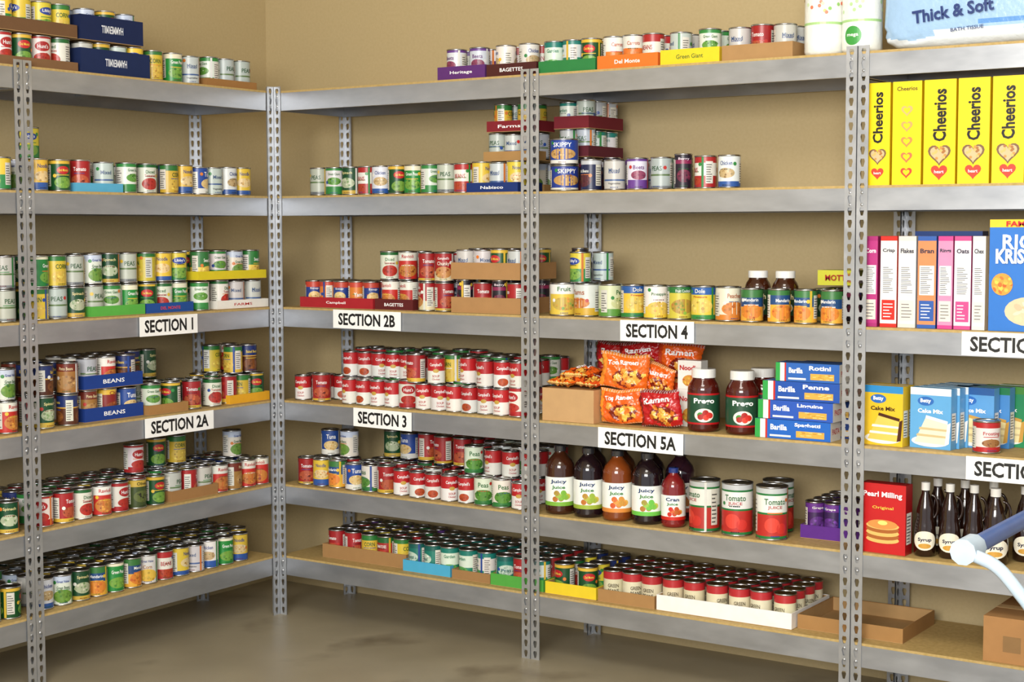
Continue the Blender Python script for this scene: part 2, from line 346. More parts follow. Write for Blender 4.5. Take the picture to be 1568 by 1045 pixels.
sp('bigw',base='#ebeae4',bands=[(.0,.2,'#e2b21d')],pats=[(0,.4,.16,.18,'#f0a040','#c8601c')],text=[("Yams",.06,.76,'#b85a12',.018)],r=.0475,h=.118)
sp('tjuice',base='#c4261c',bands=[(.52,.86,'#eef0ea'),(.86,.9,'#1f7a3a'),(.9,1,'#c6cacc'),(.0,.05,'#1f7a3a'),(.48,.52,'#1f7a3a')],pats=[(-.03,.27,.08,.15,'#e8402c','#e8402c'),(.07,.2,.06,.11,'#d82a1c','#d82a1c')],text=[("Tomato",.075,.74,'#1f6a31',.02),("JUICE",.05,.62,'#b5161b',.013)],r=.0525,h=.178,nojit=1)
sp('frost',base='#f0eee8',bands=[(.8,1,'#c4141c'),(0,.15,'#c4141c')],pats=[(0,.3,.12,.14,'#7a3a1c','#c8904a')],text=[("Frosting",.055,.62,'#c4141c',.014)],r=.041,h=.1,lid='#d8d8d6')
sp('drk',base='#241c2a',bands=[(.7,.82,'#8a1c50')],pats=[(0,.36,.14,.2,'#8b2c4c','#2c1530')],text=[("Berry",.04,.88,'#f0e0f0',.01)],r=.03,h=.12)
_can={}
def hash_s(n): return sum(ord(c)*(i+3) for i,c in enumerate(n))%997
def can(n):
    if n not in _can: _can[n]=[make_can(S[n],seed=i+hash_s(n)) for i in range(4)]
    return _can[n][R.randrange(4)]
def dims(n): return S[n].get('r',.0372),S[n].get('h',.111)
def put_can(g,n,kind,k,s,off,z=0,f=False):
    wide=R.random()<.35 and not S[n].get('plain')
    if kind=='B': yaw=R.uniform(-.4,.95) if not wide else R.uniform(-1.5,1.7)
    else: yaw=math.pi/2+(R.uniform(-.9,.3) if not wide else R.uniform(-1.7,1.5))
    q=R.uniform(.82,1.0); tt=(q*R.uniform(.96,1.04),q,q*R.uniform(.94,1.03))
    g.put(can(n),wpos(kind,s,off,ZK[k]+.0005+z),rz=yaw,tint=tt)
def row(kind,k,s0,s1,types,off=.06,z=0,name='canned_food_rows',gap=.004,rnd=False,key=None,jo=.002):
    g=grp(name,key or (kind,k,name))
    types=types.split() if isinstance(types,str) else types
    s=s0;i=R.randrange(len(types)) if rnd else 0
    lst=[]
    while True:
        n=types[i%len(types)] if not rnd else R.choice(types)
        r,h=dims(n)
        if s+2*r>s1+.012: break
        lst.append((n,s+r)); s+=2*r+gap; i+=1
    if lst:
        slack=max(0,(s1-(s-gap)))/max(1,len(lst))
        for j,(n,c) in enumerate(lst):
            put_can(g,n,kind,k,c+slack*(j+.5)+R.uniform(-.5,.5)*min(slack,.008),off+R.uniform(-jo,jo),z)
def block(kind,k,s0,s1,types,off0,rows,z=0,name='canned_food_rows',pitch=.079,rnd=True,levels=1,lh=.1125,gap=.004,key=None):
    for lv in range(levels):
        for i in range(rows):
            row(kind,k,s0,s1,types,off0+i*pitch,z+lv*lh,name,gap,rnd,key)

# ------------------------------------------------------------------ boxes
def boxgrid(t,w,d,h,front,side=None,top=None,nx=1,nz=1,mat=CAR,sx=None):
    def face(o,a,b,cf,na,nb,m=mat):
        o=np.array(o,float);a=np.array(a,float);b=np.array(b,float)
        V=[o+a*i/na+b*j/nb for j in range(nb+1) for i in range(na+1)]
        F=[];C=[]
        for j in range(nb):
            for i in range(na):
                q=j*(na+1)+i; F.append((q,q+1,q+na+2,q+na+1)); C.append(cf((i+.5)/na,(j+.5)/nb))
        t.add(V,F,np.array(C),m)
    side=side or front; top=top or side
    sx=sx or nx
    face((-w/2,-d/2,0),(w,0,0),(0,0,h),front,nx,nz)
    face((w/2,d/2,0),(-w,0,0),(0,0,h),front,nx,nz)
    face((w/2,-d/2,0),(0,d,0),(0,0,h),side,sx,nz)
    face((-w/2,d/2,0),(0,-d,0),(0,0,h),side,sx,nz)
    face((-w/2,-d/2,h),(w,0,0),(0,d,0),top,1,1)
    face((-w/2,d/2,0),(w,0,0),(0,-d,0),top,1,1)
def solid(c):
    c=lin(c) if isinstance(c,str) else c
    return lambda u,v:c
def tray_T(w,d,h,col,inner='#b08d5e',text=None,tcol='#ffffff',th=.003,fl=None,flip=False):
    t=T(); c=solid(col); ci=solid(inner)
    def bx(cx,cy,cz,ww,dd,hh,cc):
        q=T(); boxgrid(q,ww,dd,hh,cc); t.merge(q,(cx,cy,cz))
    bx(0,0,0,w,d,.0015,ci)
    hf=fl or h
    bx(0,-d/2+th/2,.0015,w,th,hf-.0015,c); bx(0,d/2-th/2,.0015,w,th,h-.0015,c)
    bx(w/2-th/2,0,.0015,th,d-2*th,h-.0015,c); bx(-w/2+th/2,0,.0015,th,d-2*th,h-.0015,c)
    e=.0004
    bx(0,d/2-th-e/2,.002,w-2*th,e,h-.004,ci); bx(0,-d/2+th+e/2,.002,w-2*th,e,hf-.004,ci)
    bx(-w/2+th+e/2,0,.002,e,d-2*th,h-.004,ci); bx(w/2-th-e/2,0,.002,e,d-2*th,h-.004,ci)
    if text: flat_text(t,text,min(w*.5,.1),0,-d/2-.0006,hf*.5,tcol,height=hf*.3,rot=math.pi if flip else 0)
    return t
def tray(kind,k,s0,s1,col,types=None,off0=.03,rows=2,h=.042,z=0,text=None,inner='#b08d5e',tcol='#ffffff',levels=1,lh=.1125,rnd=True,pitch=None,name='canned_food_rows',flip=False,key=None,tname='cardboard_tray'):
    ts=types.split() if types else []
    r=max(dims(n)[0] for n in ts) if ts else .037
    pitch=pitch or 2*r+.004
    d=rows*pitch+.008; w=s1-s0-.004
    m=single(tname)
    m.put(tray_T(w,d,h,col,inner,text,tcol,flip=flip),wpos(kind,(s0+s1)/2,off0+d/2,ZK[k]+.0006+z),rz=wrot(kind)+R.uniform(-.008,.008))
    if ts:
        for lv in range(levels):
            for i in range(rows):
                row(kind,k,s0+.006,s1-.006,ts,off0+.004+pitch*(i+.5),z+.003+lv*lh,name,.0025,rnd,key,jo=.001)

# ================================================================== ROOM
def plane_box(name,x0,x1,y0,y1,z0,z1,mat):
    me=bpy.data.meshes.new(name)
    v=[(x,y,z) for x in (x0,x1) for y in (y0,y1) for z in (z0,z1)]
    f=[(0,1,3,2),(4,6,7,5),(0,4,5,1),(2,3,7,6),(0,2,6,4),(1,5,7,3)]
    me.from_pydata(v,[],f); me.materials.append(mat); me.update()
    o=bpy.data.objects.new(name,me); scene.collection.objects.link(o); return o
wl=D+GAP
plane_box('floor',-wl-.1,7.5,-7.5,wl+.1,-.1,0,M_FLOOR)
plane_box('ceiling',-wl-.1,7.5,-7.5,wl+.1,3.5,3.6,M_CEIL)
plane_box('wall_back',-wl-.1,7.5,wl,wl+.1,0,3.5,M_WALL)
plane_box('wall_left',-wl-.1,-wl,-7.5,wl,0,3.5,M_WALL)

# ================================================================== SHELVING
PW=.036; PH=2.135; PT=.0018
def add_bx(t,x0,x1,y0,y1,z0,z1,mat):
    V=[(x,y,z) for x in (x0,x1) for y in (y0,y1) for z in (z0,z1)]
    F=[(0,1,3,2),(4,6,7,5),(0,4,5,1),(2,3,7,6),(0,2,6,4),(1,5,7,3)]
    t.add(V,F,lin('#ffffff'),mat)
def perforated(t,org,ax,mat,pitch=.0381):
    org=np.array(org,float);ax=np.array(ax,float)
    n=int(PH/pitch)
    nrm=np.cross(ax,(0,0,1.0))
    for lay in (0,1):
        o=org-nrm*PT*lay
        for i in range(n+1):
            z0=i*pitch; z1=min(z0+pitch,PH)
            if z1-z0<.02:
                t.add([o+(0,0,z0),o+ax*PW+(0,0,z0),o+ax*PW+(0,0,z1),o+(0,0,z1)],[(0,1,2,3)],lin('#ffffff'),mat); continue
            zc=(z0+z1)/2
            P=[o+(0,0,z0),o+ax*PW+(0,0,z0),o+ax*PW+(0,0,zc),o+ax*PW+(0,0,z1),o+(0,0,z1),o+(0,0,zc)]
            c=PW*.5; a=.0078
            H=[(c-.0035,-.013),(c+.0035,-.013),(c+a,.004),(c+.0055,.012),(c-.0055,.012),(c-a,.004)]
            P+=[o+ax*x+np.array((0,0,zc+z)) for x,z in H]
            F=[(j,(j+1)%6,6+(j+1)%6,6+j) for j in range(6)]
            t.add(P,F,lin('#ffffff'),mat)
def post(t,x,y,dx,dy):
    perforated(t,(x,y,0),(dx,0,0),1)
    perforated(t,(x,y,0),(0,dy,0),1)
def rivets(t,x,y,z,nx,ny):
    a=np.arange(8)/8*2*math.pi; r=.0055; V=[]
    for rr,o in ((r,0),(r*.7,.0025),(0.0001,.003)):
        for q in a:
            if ny: V.append((x+rr*math.cos(q),y+ny*o,z+rr*math.sin(q)))
            else: V.append((x+nx*o,y+rr*math.cos(q),z+rr*math.sin(q)))
    F=[(i*8+j,i*8+(j+1)%8,(i+1)*8+(j+1)%8,(i+1)*8+j) for i in range(2) for j in range(8)]
    t.add(V,F,lin('#ffffff'),1,True)
def shelving(name,kind,idx):
    t=T(); g=.0015; x0=g; x1=W-g
    for (x,dx) in ((x0,1),(x1,-1)):
        post(t,x,0,dx,1); post(t,x,D,dx,-1)
    for z in ZK:
        zt=z-.008; zb=z-LIP
        for y,sg in ((.0022,1),(D-.0022,-1)):
            add_bx(t,x0+.003,x1-.003,min(y,y+sg*.0016),max(y,y+sg*.0016),zb,zt,0)
            add_bx(t,x0+.003,x1-.003,min(y+sg*.0016,y+sg*.016),max(y+sg*.0016,y+sg*.016),zb,zb+.0016,0)
            add_bx(t,x0+.003,x1-.003,min(y+sg*.0016,y+sg*.02),max(y+sg*.0016,y+sg*.02),z-.016,z-.0145,0)
        for x,sg in ((x0+.0022,1),(x1-.0022,-1)):
            add_bx(t,min(x,x+sg*.0016),max(x,x+sg*.0016),.004,D-.004,zb,zt,0)
            add_bx(t,min(x,x+sg*.016),max(x,x+sg*.016),.004,D-.004,zb,zb+.0016,0)
        add_bx(t,x0+.004,x1-.004,.0041,D-.0045,z-.0140,z,2)
        add_bx(t,W/2-.02,W/2+.02,.006,D-.006,z-.04,z-.0142,0)
        for xx in (x0+PW*.5,x1-PW*.5):
            for zz in (z-.022,z-.060): rivets(t,xx,0,zz,0,-1)
    m=MB(name,[M_STEEL,M_POST,M_BOARD])
    if kind=='B': m.put(t,(idx*W,0,0))
    else: m.put(t,(0,-(idx+1)*W,0),rz=math.pi/2)
    BUILD.append(m)
for i in range(3): shelving('steel_shelving_unit','B',i)
for i in range(2): shelving('steel_shelving_unit','L',i)

def sign(kind,k,s,w,txt,dz=0,ry=0):
    t=T(); h=.072
    add_bx(t,-w/2,w/2,0,.0018,0,h,0)
    x,z,f=text_xy(txt,w*.84,h*.66,bold=.03)
    t.add(np.stack([x,np.full_like(x,-.0006),z+h/2],1),f,lin('#000000'),1)
    m=MB('shelf_section_sign',[M_SIGN,M_BLACK])
    m.put(t,wpos(kind,s,-.0052,ZK[k]-.079+dz),rz=wrot(kind),ry=ry if kind=='B' else 0); BUILD.append(m)
sign('L',2,.587,.29,'SECTION 1'); sign('L',3,.54,.35,'SECTION 2A',.002)
sign('B',2,.472,.335,'SECTION 2B',.004,.006); sign('B',3,.545,.285,'SECTION 3',0,.01)
sign('B',2,1.744,.285,'SECTION 4',.004,-.006); sign('B',3,1.68,.335,'SECTION 5A',0,.008)
sign('B',2,2.955,.32,'SECTION 6',.004); sign('B',3,2.975,.32,'SECTION 7',.002)

# ================================================================== LEFT UNIT GOODS
K='L'
tray(K,0,.06,.335,'#9a6f3f','silv grw silb silv grw gv',h=.03,rows=2)
row(K,0,.345,.615,'silb grn corn grw silb',off=.07); row(K,0,.345,.615,'grn yelbl dm',off=.16)
tray(K,0,.625,.95,'#16264f','silb lib dm',h=.088,rows=3,text='HAMMERMILL',tcol='#e8ecf4',pitch=.079,flip=True)
tray(K,0,.655,.95,'#14224a','silb lib gv dm',h=.088,rows=3,z=.116,text='HAMMERMILL',tcol='#e8ecf4',pitch=.079,flip=True)
tray(K,0,.96,1.30,'#7a5a3c','tomw lib hunt lib dm',h=.032,rows=3)
tray(K,0,.96,1.30,'#6b4d33','corn lib corng yelbl grn',h=.045,rows=3,z=.1165)
# L2
row(K,1,.09,.55,'yelbl whbl silb blue yelbl corn silv lib',off=.06); row(K,1,.06,.55,'gv corn silv tomw blue whbl',off=.15,rnd=True)
row(K,1,.57,.76,'tomw grw dm',off=.07); row(K,1,.56,.95,'silb gv dkg',off=.24)
tray(K,1,.765,.985,'#58a9cf','gvp redt grw silb',h=.032,rows=2)
row(K,1,.99,1.17,'dm yelbl',off=.06); row(K,1,.99,1.19,'lib gv',off=.15); row(K,1,1.03,1.15,'lib',off=.15,z=.112)
row(K,1,1.235,1.6,'lib silv yelbl corn',off=.06); row(K,1,1.235,1.6,'gv lib',off=.15)
# L3
tray(K,2,.01,.30,'#e9e6df','tomw grw lib hunt silb',h=.034,rows=3,text='FARMS',tcol='#b5161b')
row(K,2,.31,.42,'grw',off=.06); row(K,2,.31,.42,'dkg grw',off=.14)
tray(K,2,.02,.40,'#d9c527','blue grw corng lib gv silb dm',h=.034,rows=3,z=.1165)
tray(K,2,.425,.665,'#1f4a92','tomw grn dm hunt',h=.038,rows=3,text='DEL MONTE',tcol='#d8383a')
row(K,2,.43,.66,'lib yelbl corn',off=.075,z=.1165); row(K,2,.43,.66,'corn gv lib',off=.16,z=.1165)
tray(K,2,.67,.925,'#57a845','dkg grw grn dm silv olive',h=.038,rows=3)
row(K,2,.675,.92,'silv dkg gv dkg',off=.075,z=.1165); row(K,2,.675,.92,'silb silv grn',off=.16,z=.1165)
block(K,2,.935,1.17,'grw grn dm dkg silv corn',.065,3,levels=2)
block(K,2,1.235,1.62,'yelbl gvc silv brn',.065,3,levels=2)
# L4
tray(K,3,.01,.24,'#e0a526','redt corn dm ravi brn',h=.036,rows=3,key=('L',3,'c'))
row(K,3,.03,.20,'bush corn',off=.09,z=.1165); row(K,3,.02,.22,'ravi corn',off=.2,z=.1165)
row(K,3,.25,.455,'tomw redt bush',off=.07); row(K,3,.25,.455,'gv dm silv',off=.16)
tray(K,3,.46,.665,'#a47a48','grw bush brn silv dm',h=.036,rows=3)
row(K,3,.43,.66,'dkg bush brn',off=.25,z=.1165)
row(K,3,.30,.66,'dkg bush chili silv',off=.38,z=0)
tray(K,3,.67,.95,'#1a3a86','bush blue chili brn silb',h=.05,rows=3,off0=.05,text='BEANS')
tray(K,3,.67,.95,'#1a3a86','bush ravi silv brn',h=.05,rows=3,off0=.05,z=.1165,text='BEANS')
block(K,3,.96,1.17,'bush brn chili redt dkg bush',.065,3,levels=2)
block(K,3,1.235,1.6,'bush gv ravi tomw brn',.065,3,levels=2)
# L5
row(K,4,.0,.30,'ravi dm redt brn',off=.065,rnd=True); block(K,4,.01,.30,'dm gv bush ravi brn',.15,3)
row(K,4,.05,.16,'gv',off=.15,z=.1125)
tray(K,4,.31,.56,'#9b7347','silb redt silv grw',h=.042,rows=3)
row(K,4,.32,.52,'corn dm',off=.2,z=.1165)
row(K,4,.57,1.17,'dm olive hunt ravi tomw redt hunt tom',off=.065); block(K,4,.57,1.17,'bush redt olive grw hunt brn dm tom',.15,3)
row(K,4,.565,.68,'hunt',off=.16,z=.1125)
block(K,4,1.235,1.6,'tomw redt bush dkg brn',.065,3)
# L6
row(K,5,.12,1.17,'yelbl grn whbl silb yelbl redw gvc mand grn mand dkg gv whbl corn',off=.075)
block(K,5,.04,1.17,'grn yelbl silv dkg gv mand corn olive whbl',.158,4,gap=.008)
block(K,5,1.24,1.65,'gv silv yelbl dm',.07,3)

# ================================================================== BACK UNIT 1 + 2 GOODS
K='B'
tray(K,0,.80,1.018,'#5a2d6e','purw purp purw',h=.048,rows=2,text='Heritage',off0=.02)
tray(K,0,1.022,1.242,'#4a201c','redw whbl hunt silb',h=.045,rows=2,text='BAGETTES',off0=.02)
tray(K,0,1.247,1.485,'#2c7a3f','dm tealw dm dkg',h=.042,rows=2,off0=.02)
tray(K,0,1.49,1.733,'#e2732a','oran redw oran oran',h=.046,rows=2,text='Del Monte',off0=.02)
tray(K,0,1.738,1.962,'#ecc928','grw silv grw silb',h=.05,rows=2,text='Green Giant',tcol='#1d6a2a',off0=.02)
tray(K,0,1.968,2.222,'#a78255','redt dm redw silb',h=.05,rows=3,off0=.02)
# B2
row(K,1,.14,.46,'silv grw dkg redw',off=.07); row(K,1,.16,.92,'silv gv whbl dkg redw grn silb tomw purw',off=.16)
row(K,1,.46,.92,'whbl dm grn grw silv redw',off=.065)
row(K,1,.5,.92,'silv grn whbl purw',off=.25)
tray(K,1,.93,1.16,'#18306e','yelbl silb lib',h=.036,rows=2,off0=.02,text='Nabisco')
S['silv_s']=dict(S['silv'],r=.034,h=.1); S['corn_s']=dict(S['corn'],r=.034,h=.1); S['silb_s']=dict(S['silb'],r=.034,h=.095); S['teal_s']=dict(S['tealw'],r=.034,h=.095)
tray(K,1,.955,1.165,'#a9824f','silv gv silb',h=.03,rows=2,off0=.19,z=0)
tray(K,1,.965,1.18,'#a9824f','silv_s silb_s teal_s silv_s',h=.035,rows=2,off0=.08,z=.116)
tray(K,1,.98,1.185,'#7d1f28','corn_s silv_s corn_s',h=.04,rows=2,off0=.08,z=.222,text='Farms')
row(K,1,1.28,1.385,'bigb',off=.06,z=0); row(K,1,1.28,1.385,'bigb',off=.06,z=.093)
tray(K,1,1.245,1.395,'#5a1f2a','drk navy',h=.04,rows=3,off0=.125,z=0,pitch=.08)
tray(K,1,1.245,1.395,'#5a1f2a','teal_s silv_s',h=.04,rows=3,off0=.125,z=.124,pitch=.08)
tray(K,1,1.245,1.395,'#6d1c26','silv_s teal_s silv_s',h=.045,rows=3,off0=.125,z=.226,pitch=.08)
row(K,1,1.40,2.02,'navy silb purw silv drk redw whbl',off=.07,gap=.012)
row(K,1,1.43,1.80,'drk purw silb grw navy',off=.16,gap=.01); row(K,1,1.42,1.7,'navy purp',off=.25)
# B3
tray(K,2,.10,.48,'#a5222a','pbut blus pbut pbut blus',h=.042,rows=3,off0=.03,text='Campbell')
tray(K,2,.485,.672,'#5a1c1c','redt hunt ravi',h=.042,rows=3,off0=.03,text='BAGETTES')
row(K,2,.488,.66,'tomw ravi',off=.075,z=.1155); row(K,2,.50,.66,'tomw whbl redt',off=.155,z=.1155)
row(K,2,.68,.835,'chunky redt',off=.065); row(K,2,.68,.835,'redt chunky',off=.065,z=.1125)
block(K,2,.68,.835,'bush hunt navy',.15,3,levels=2)
tray(K,2,.85,1.165,'#a98053','redt silb dm drk',h=.058,rows=3,off0=.03)
tray(K,2,.85,1.165,'#a98053','redt silb dm redt',h=.062,rows=3,off0=.03,z=.1245)
row(K,2,1.27,1.475,'bigy bigw',off=.07); row(K,2,1.28,1.47,'drk silb',off=.18); row(K,2,1.28,1.47,'drk silb',off=.18,z=.1215)
row(K,2,1.345,1.45,'lib',off=.07,z=.1185)
row(K,2,1.478,2.02,'pear pine pine2 fruit pine peach',off=.065,gap=.005,name='canned_fruit')
row(K,2,1.478,1.97,'silv grn lib dkg',off=.16,rnd=True,name='canned_fruit')
row(K,2,2.03,2.39,'mand mand mand mand',off=.06,gap=.009,name='canned_fruit'); row(K,2,2.22,2.40,'dkg drk',off=.2)
row(K,2,2.22,2.40,'dkg olive',off=.3,z=0)
# B4
soupn='canned_soup'
row(K,3,.03,.23,'camp redt camp',off=.07,name=soupn); row(K,3,.03,.24,'campt camp',off=.16,name=soupn)
row(K,3,.30,1.175,'camp campt camp camp hunt camp camp',off=.06,name=soupn,gap=.003)
block(K,3,.25,1.175,'camp campt camp camp redt camp corn grw',.132,4,levels=2,lh=.1015,pitch=.071,name=soupn)
row(K,3,.62,.80,'redt camp',off=.06,z=.1015,name=soupn)
row(K,3,.95,1.175,'camp campt',off=.06,z=.1015,name=soupn)
# B5
row(K,4,.06,.30,'redt yelbl mand',off=.065); row(K,4,.07,.30,'blue lib redt',off=.15); row(K,4,.10,.30,'blue gv',off=.15,z=.1125)
row(K,4,.31,.62,'blue gvp redt camp',off=.065); block(K,4,.31,.62,'redt blue gv tomw camp',.15,3)
row(K,4,.36,.62,'dkg blue redt',off=.24,z=.1125)
row(K,4,.63,1.175,'camp gvp camp camp campt',off=.06,name=soupn,gap=.003,rnd=True)
row(K,4,.63,.83,'gvp camp campt',off=.131,name=soupn); block(K,4,.84,1.175,'camp gvp camp campt',.131,4,levels=2,lh=.1015,pitch=.071,name=soupn,key=('B',4,'s2'))
block(K,4,.63,.83,'camp redt camp gvp',.205,3,levels=2,lh=.1125,pitch=.076,name=soupn,key=('B',4,'s2'))
row(K,4,1.255,1.4,'dkg redt',off=.35)
row(K,4,2.02,2.2,'tjuice',off=.19,name='canned_tomato_juice'); row(K,4,1.84,2.2,'tjuice',off=.065,gap=.006,name='canned_tomato_juice')
# B6
tray(K,5,.17,.60,'#a17b4e','lib gv purw tom dm redt corn',h=.055,rows=4,off0=.07)
tray(K,5,.605,.835,'#4aa6cc','teal teal tealw',h=.045,rows=4,off0=.04)
tray(K,5,.84,1.02,'#9a754a','tealw teal teal',h=.036,rows=4,off0=.04)
tray(K,5,1.025,1.262,'#4f9e40','teal redt tealw',h=.045,rows=4,off0=.03)
tray(K,5,1.267,1.485,'#e0c52a','bush tomw lib dm',h=.045,rows=4,off0=.03)
tray(K,5,1.49,1.722,'#a37c4d','cream',h=.045,rows=4,off0=.03)
tray(K,5,1.727,2.235,'#ece9e4','cream',h=.055,rows=4,off0=.03)

# ------------------------------------------------------------------ jars & bottles
def jar_T(body,label,txt,tcol,r=.05,h=.2,cap='#e9e9e6',lab2=None,veg=True):
    t=T(); b=lin(body); l=lin(label); l2=lin(lab2 or label)
    prof=[(r*.86,0),(r*.97,.004),(r,.012),(r,h*.66),(r*.985,h*.70),(r*.9,h*.76),(r*.74,h*.82),(r*.70,h*.85),(r*.70,h*.87)]
    lathe(t,prof,lambda u,z:b,PLA,30)
    z0=h*.12; z1=h*.62; H=z1-z0
    def lf(u,z):
        v=(z-z0)/H
        return l if .06<v<.94 else l2
    lathe(t,[(r+.0008,z0+H*e) for e in (0,.06,.94,1)],lf,LAB,30)
    wrap_ellipse(t,r+.0012,0,z0+H*.3,r*.62,H*.22,lin('#efe9dc'),12)
    rr=random.Random(3)
    for i in range(7):
        wrap_ellipse(t,r+.0016+i*.00003,rr.uniform(-.07,.07),z0+H*rr.uniform(.2,.4),r*.2,r*.18,lin(rr.choice(['#c8281c','#d8402c','#3f8a34','#a81c14'] if veg else ['#f0a02c','#e8801c','#f4c04c'])),6)
    c=lin(cap); rc=r*.76
    lathe(t,[(rc,h*.86),(rc,h*.985),(rc*.95,h),(.0004,h)],lambda u,z:c,PLA,30,smooth=False)
    if txt: wrap_text(t,txt,r*1.35,r+.0020,z0+H*.74,tcol,r*.42,bold=.03)
    return t
def bottle_T(body,txt,r=.05,h=.245,cap='#1c1c1c',pic='#6fae3c'):
    t=T(); b=lin(body); rr=random.Random(5)
    prof=[(r*.8,0),(r*.96,.004),(r,.014),(r*.985,h*.1),(r,h*.14),(r,h*.62),(r*.97,h*.66),(r*.98,h*.70),(r*.82,h*.78),(r*.5,h*.86),(r*.36,h*.895),(r*.36,h*.93)]
    lathe(t,prof,lambda u,z:b,PLA,30)
    z0=h*.13;z1=h*.55;H=z1-z0
    lathe(t,[(r+.0008,z0+H*e) for e in (0,.14,1)],lambda u,z: lin(pic) if (z-z0)/H<.14 else lin('#eef0ea'),LAB,30)
    for i in range(12):
        q=rr.uniform(0,6.28);p=rr.random()**.5
        wrap_ellipse(t,r+.0012+i*.00003,.09*p*math.cos(q)+.02,z0+H*(.33+.15*p*math.sin(q)),r*.2,r*.19,mix(lin(pic),lin(rr.choice(['#c8281c','#e8c050','#5a2a6a','#6fae3c'])),rr.random()*.8),6)
    c=lin(cap)
    lathe(t,[(r*.42,h*.915),(r*.42,h*.99),(r*.38,h),(.0004,h)],lambda u,z:c,PLA,24,smooth=False)
    wrap_text(t,txt,r*1.15,r+.0018,z0+H*.84,'#1d3a6a',r*.3,bold=.03)
    wrap_text(t,'Juice',r*.95,r+.0018,z0+H*.64,'#2c7a34',r*.28,bold=.03)
    return t
def syrup_T(r=.037,h=.235):
    t=T(); b=lin('#24110a')
    prof=[(r*.8,0),(r,.006),(r,h*.3),(r*.92,h*.42),(r*.78,h*.52),(r*.8,h*.6),(r*.6,h*.74),(r*.36,h*.84),(r*.34,h*.9)]
    lathe(t,prof,lambda u,z:b,PLA,28)
    wrap_ellipse(t,r+.001,0,h*.22,r*1.15,h*.13,lin('#e8e2cf'),14)
    wrap_ellipse(t,r+.0014,0,h*.15,r*.6,h*.035,lin('#c9963a'),8)
    lathe(t,[(r*.4,h*.885),(r*.4,h*.99),(.0004,h)],lambda u,z:lin('#e8e6e0'),PLA,24,smooth=False)
    wrap_text(t,'Syrup',r*1.3,r+.0018,h*.23,'#1a1a3a',r*.42,bold=.03)
    n=10;V=[]
    for i in range(n+1):
        a=i/n*math.pi; cx=r*.55+math.sin(a)*r*.55; cz=h*.66-math.cos(a)*h*.16
        for q in range(6):
            b2=q/6*2*math.pi; V.append((cx+.005*math.cos(b2)*math.sin(a),.005*math.sin(b2),cz-.005*math.cos(b2)*math.cos(a)))
    F=[(i*6+q,i*6+(q+1)%6,(i+1)*6+(q+1)%6,(i+1)*6+q) for i in range(n) for q in range(6)]
    t.add(V,F,b,PLA,True)
    return t
def put1(name,t,kind,k,s,off,z=0,rz=0,rx=0,ry=0):
    m=single(name); m.put(t,wpos(kind,s,off,ZK[k]+.0006+z),rz=wrot(kind)+rz,rx=rx,ry=ry); return m
for s,o in ((2.04,.165),(2.14,.165)): put1('fruit_jar',jar_T('#3a1a0c','#2a4a2c','Peach','#f0e0b0',r=.044,h=.168,veg=False),K,2,s,o,rz=.4)
for s,o in ((1.886,.07),(2.03,.07),(2.045,.2)): put1('pasta_sauce_jar',jar_T('#4a120c','#1f4a33','Prego','#ffffff',r=.0545,h=.212,lab2='#b5161b',cap='#e6e6e2'),K,3,s,o,rz=.5)
for s,o,c,p in ((1.305,.075,'#3c1d10','#7ab03c'),(1.425,.075,'#1c0f14','#9ab03c'),(1.545,.075,'#7a3a14','#d8883c'),(1.665,.075,'#1c1014','#6ac04a'),
               (1.37,.2,'#241214','#7a3a5a'),(1.49,.2,'#4a2412','#7ab03c'),(1.61,.2,'#180c14','#8a3c6a'),(1.73,.2,'#2c1420','#b0503c')):
    put1('juice_bottle',bottle_T(c,'Juicy',r=.053,h=.248,pic=p,cap='#2a2a2e'),K,4,s,o,rz=.45)
put1('juice_bottle',bottle_T('#7a1a1c','Cran',r=.042,h=.205,pic='#c8281c',cap='#22367a'),K,4,1.772,.07,rz=.4)
S['grape']=dict(base='#3c1f5a',bands=[(.75,1,'#6a2f94')],pats=[(0,.4,.14,.2,'#7a3ab0','#2a1540')],text=[("Grape",.04,.86,'#ffffff',.01)],r=.032,h=.12,lid='#7a6a9a')
tray(K,4,2.22,2.43,'#5a2a86','grape',h=.045,rows=4,off0=.12,name='grape_juice_cans')
# ------------------------------------------------------------------ pasta boxes B4
def pasta_T(w=.27,d=.085,h=.062,c='#1d63c0',txt='Spaghetti'):
    t=T(); y=-d/2
    boxgrid(t,w,d,h,solid(c),side=solid('#e8e6e0'),top=solid('#2a5fa8'),nx=1,nz=1,mat=LAB)
    def rect(x0,x1,z0,z1,col,e=.0004): t.add([(x0,y-e,z0),(x1,y-e,z0),(x1,y-e,z1),(x0,y-e,z1)],[(0,1,2,3)],lin(col),LAB)
    rect(-w*.5,-w*.43,0,h,'#2fa04a'); rect(-w*.43,-w*.36,0,h,'#e8e8e4'); rect(-w*.36,-w*.335,0,h,'#c8281c')
    rect(w*.05,w*.42,h*.12,h*.46,'#d8a84a')
    rr=random.Random(len(txt))
    for i in range(14):
        x=rr.uniform(w*.06,w*.37); z=rr.uniform(h*.14,h*.42); rect(x,x+w*.05,z,z+h*.03,rr.choice(['#f0d890','#b8842c','#f4c050']),.0006+i*.00002)
    rect(-w*.3,-w*.02,h*.1,h*.2,'#e8e8e4')
    flat_text(t,txt,w*.34,w*.2,y-.0010,h*.76,'#ffffff',height=h*.24,bold=.03)
    flat_text(t,'Barilla',w*.22,-w*.18,y-.0010,h*.6,'#ffffff',height=h*.3,bold=.03)
    side_text(t,'PASTA',d*.7,w/2+.0008,0,h*.5,'#c4141c',height=h*.3)
    return t
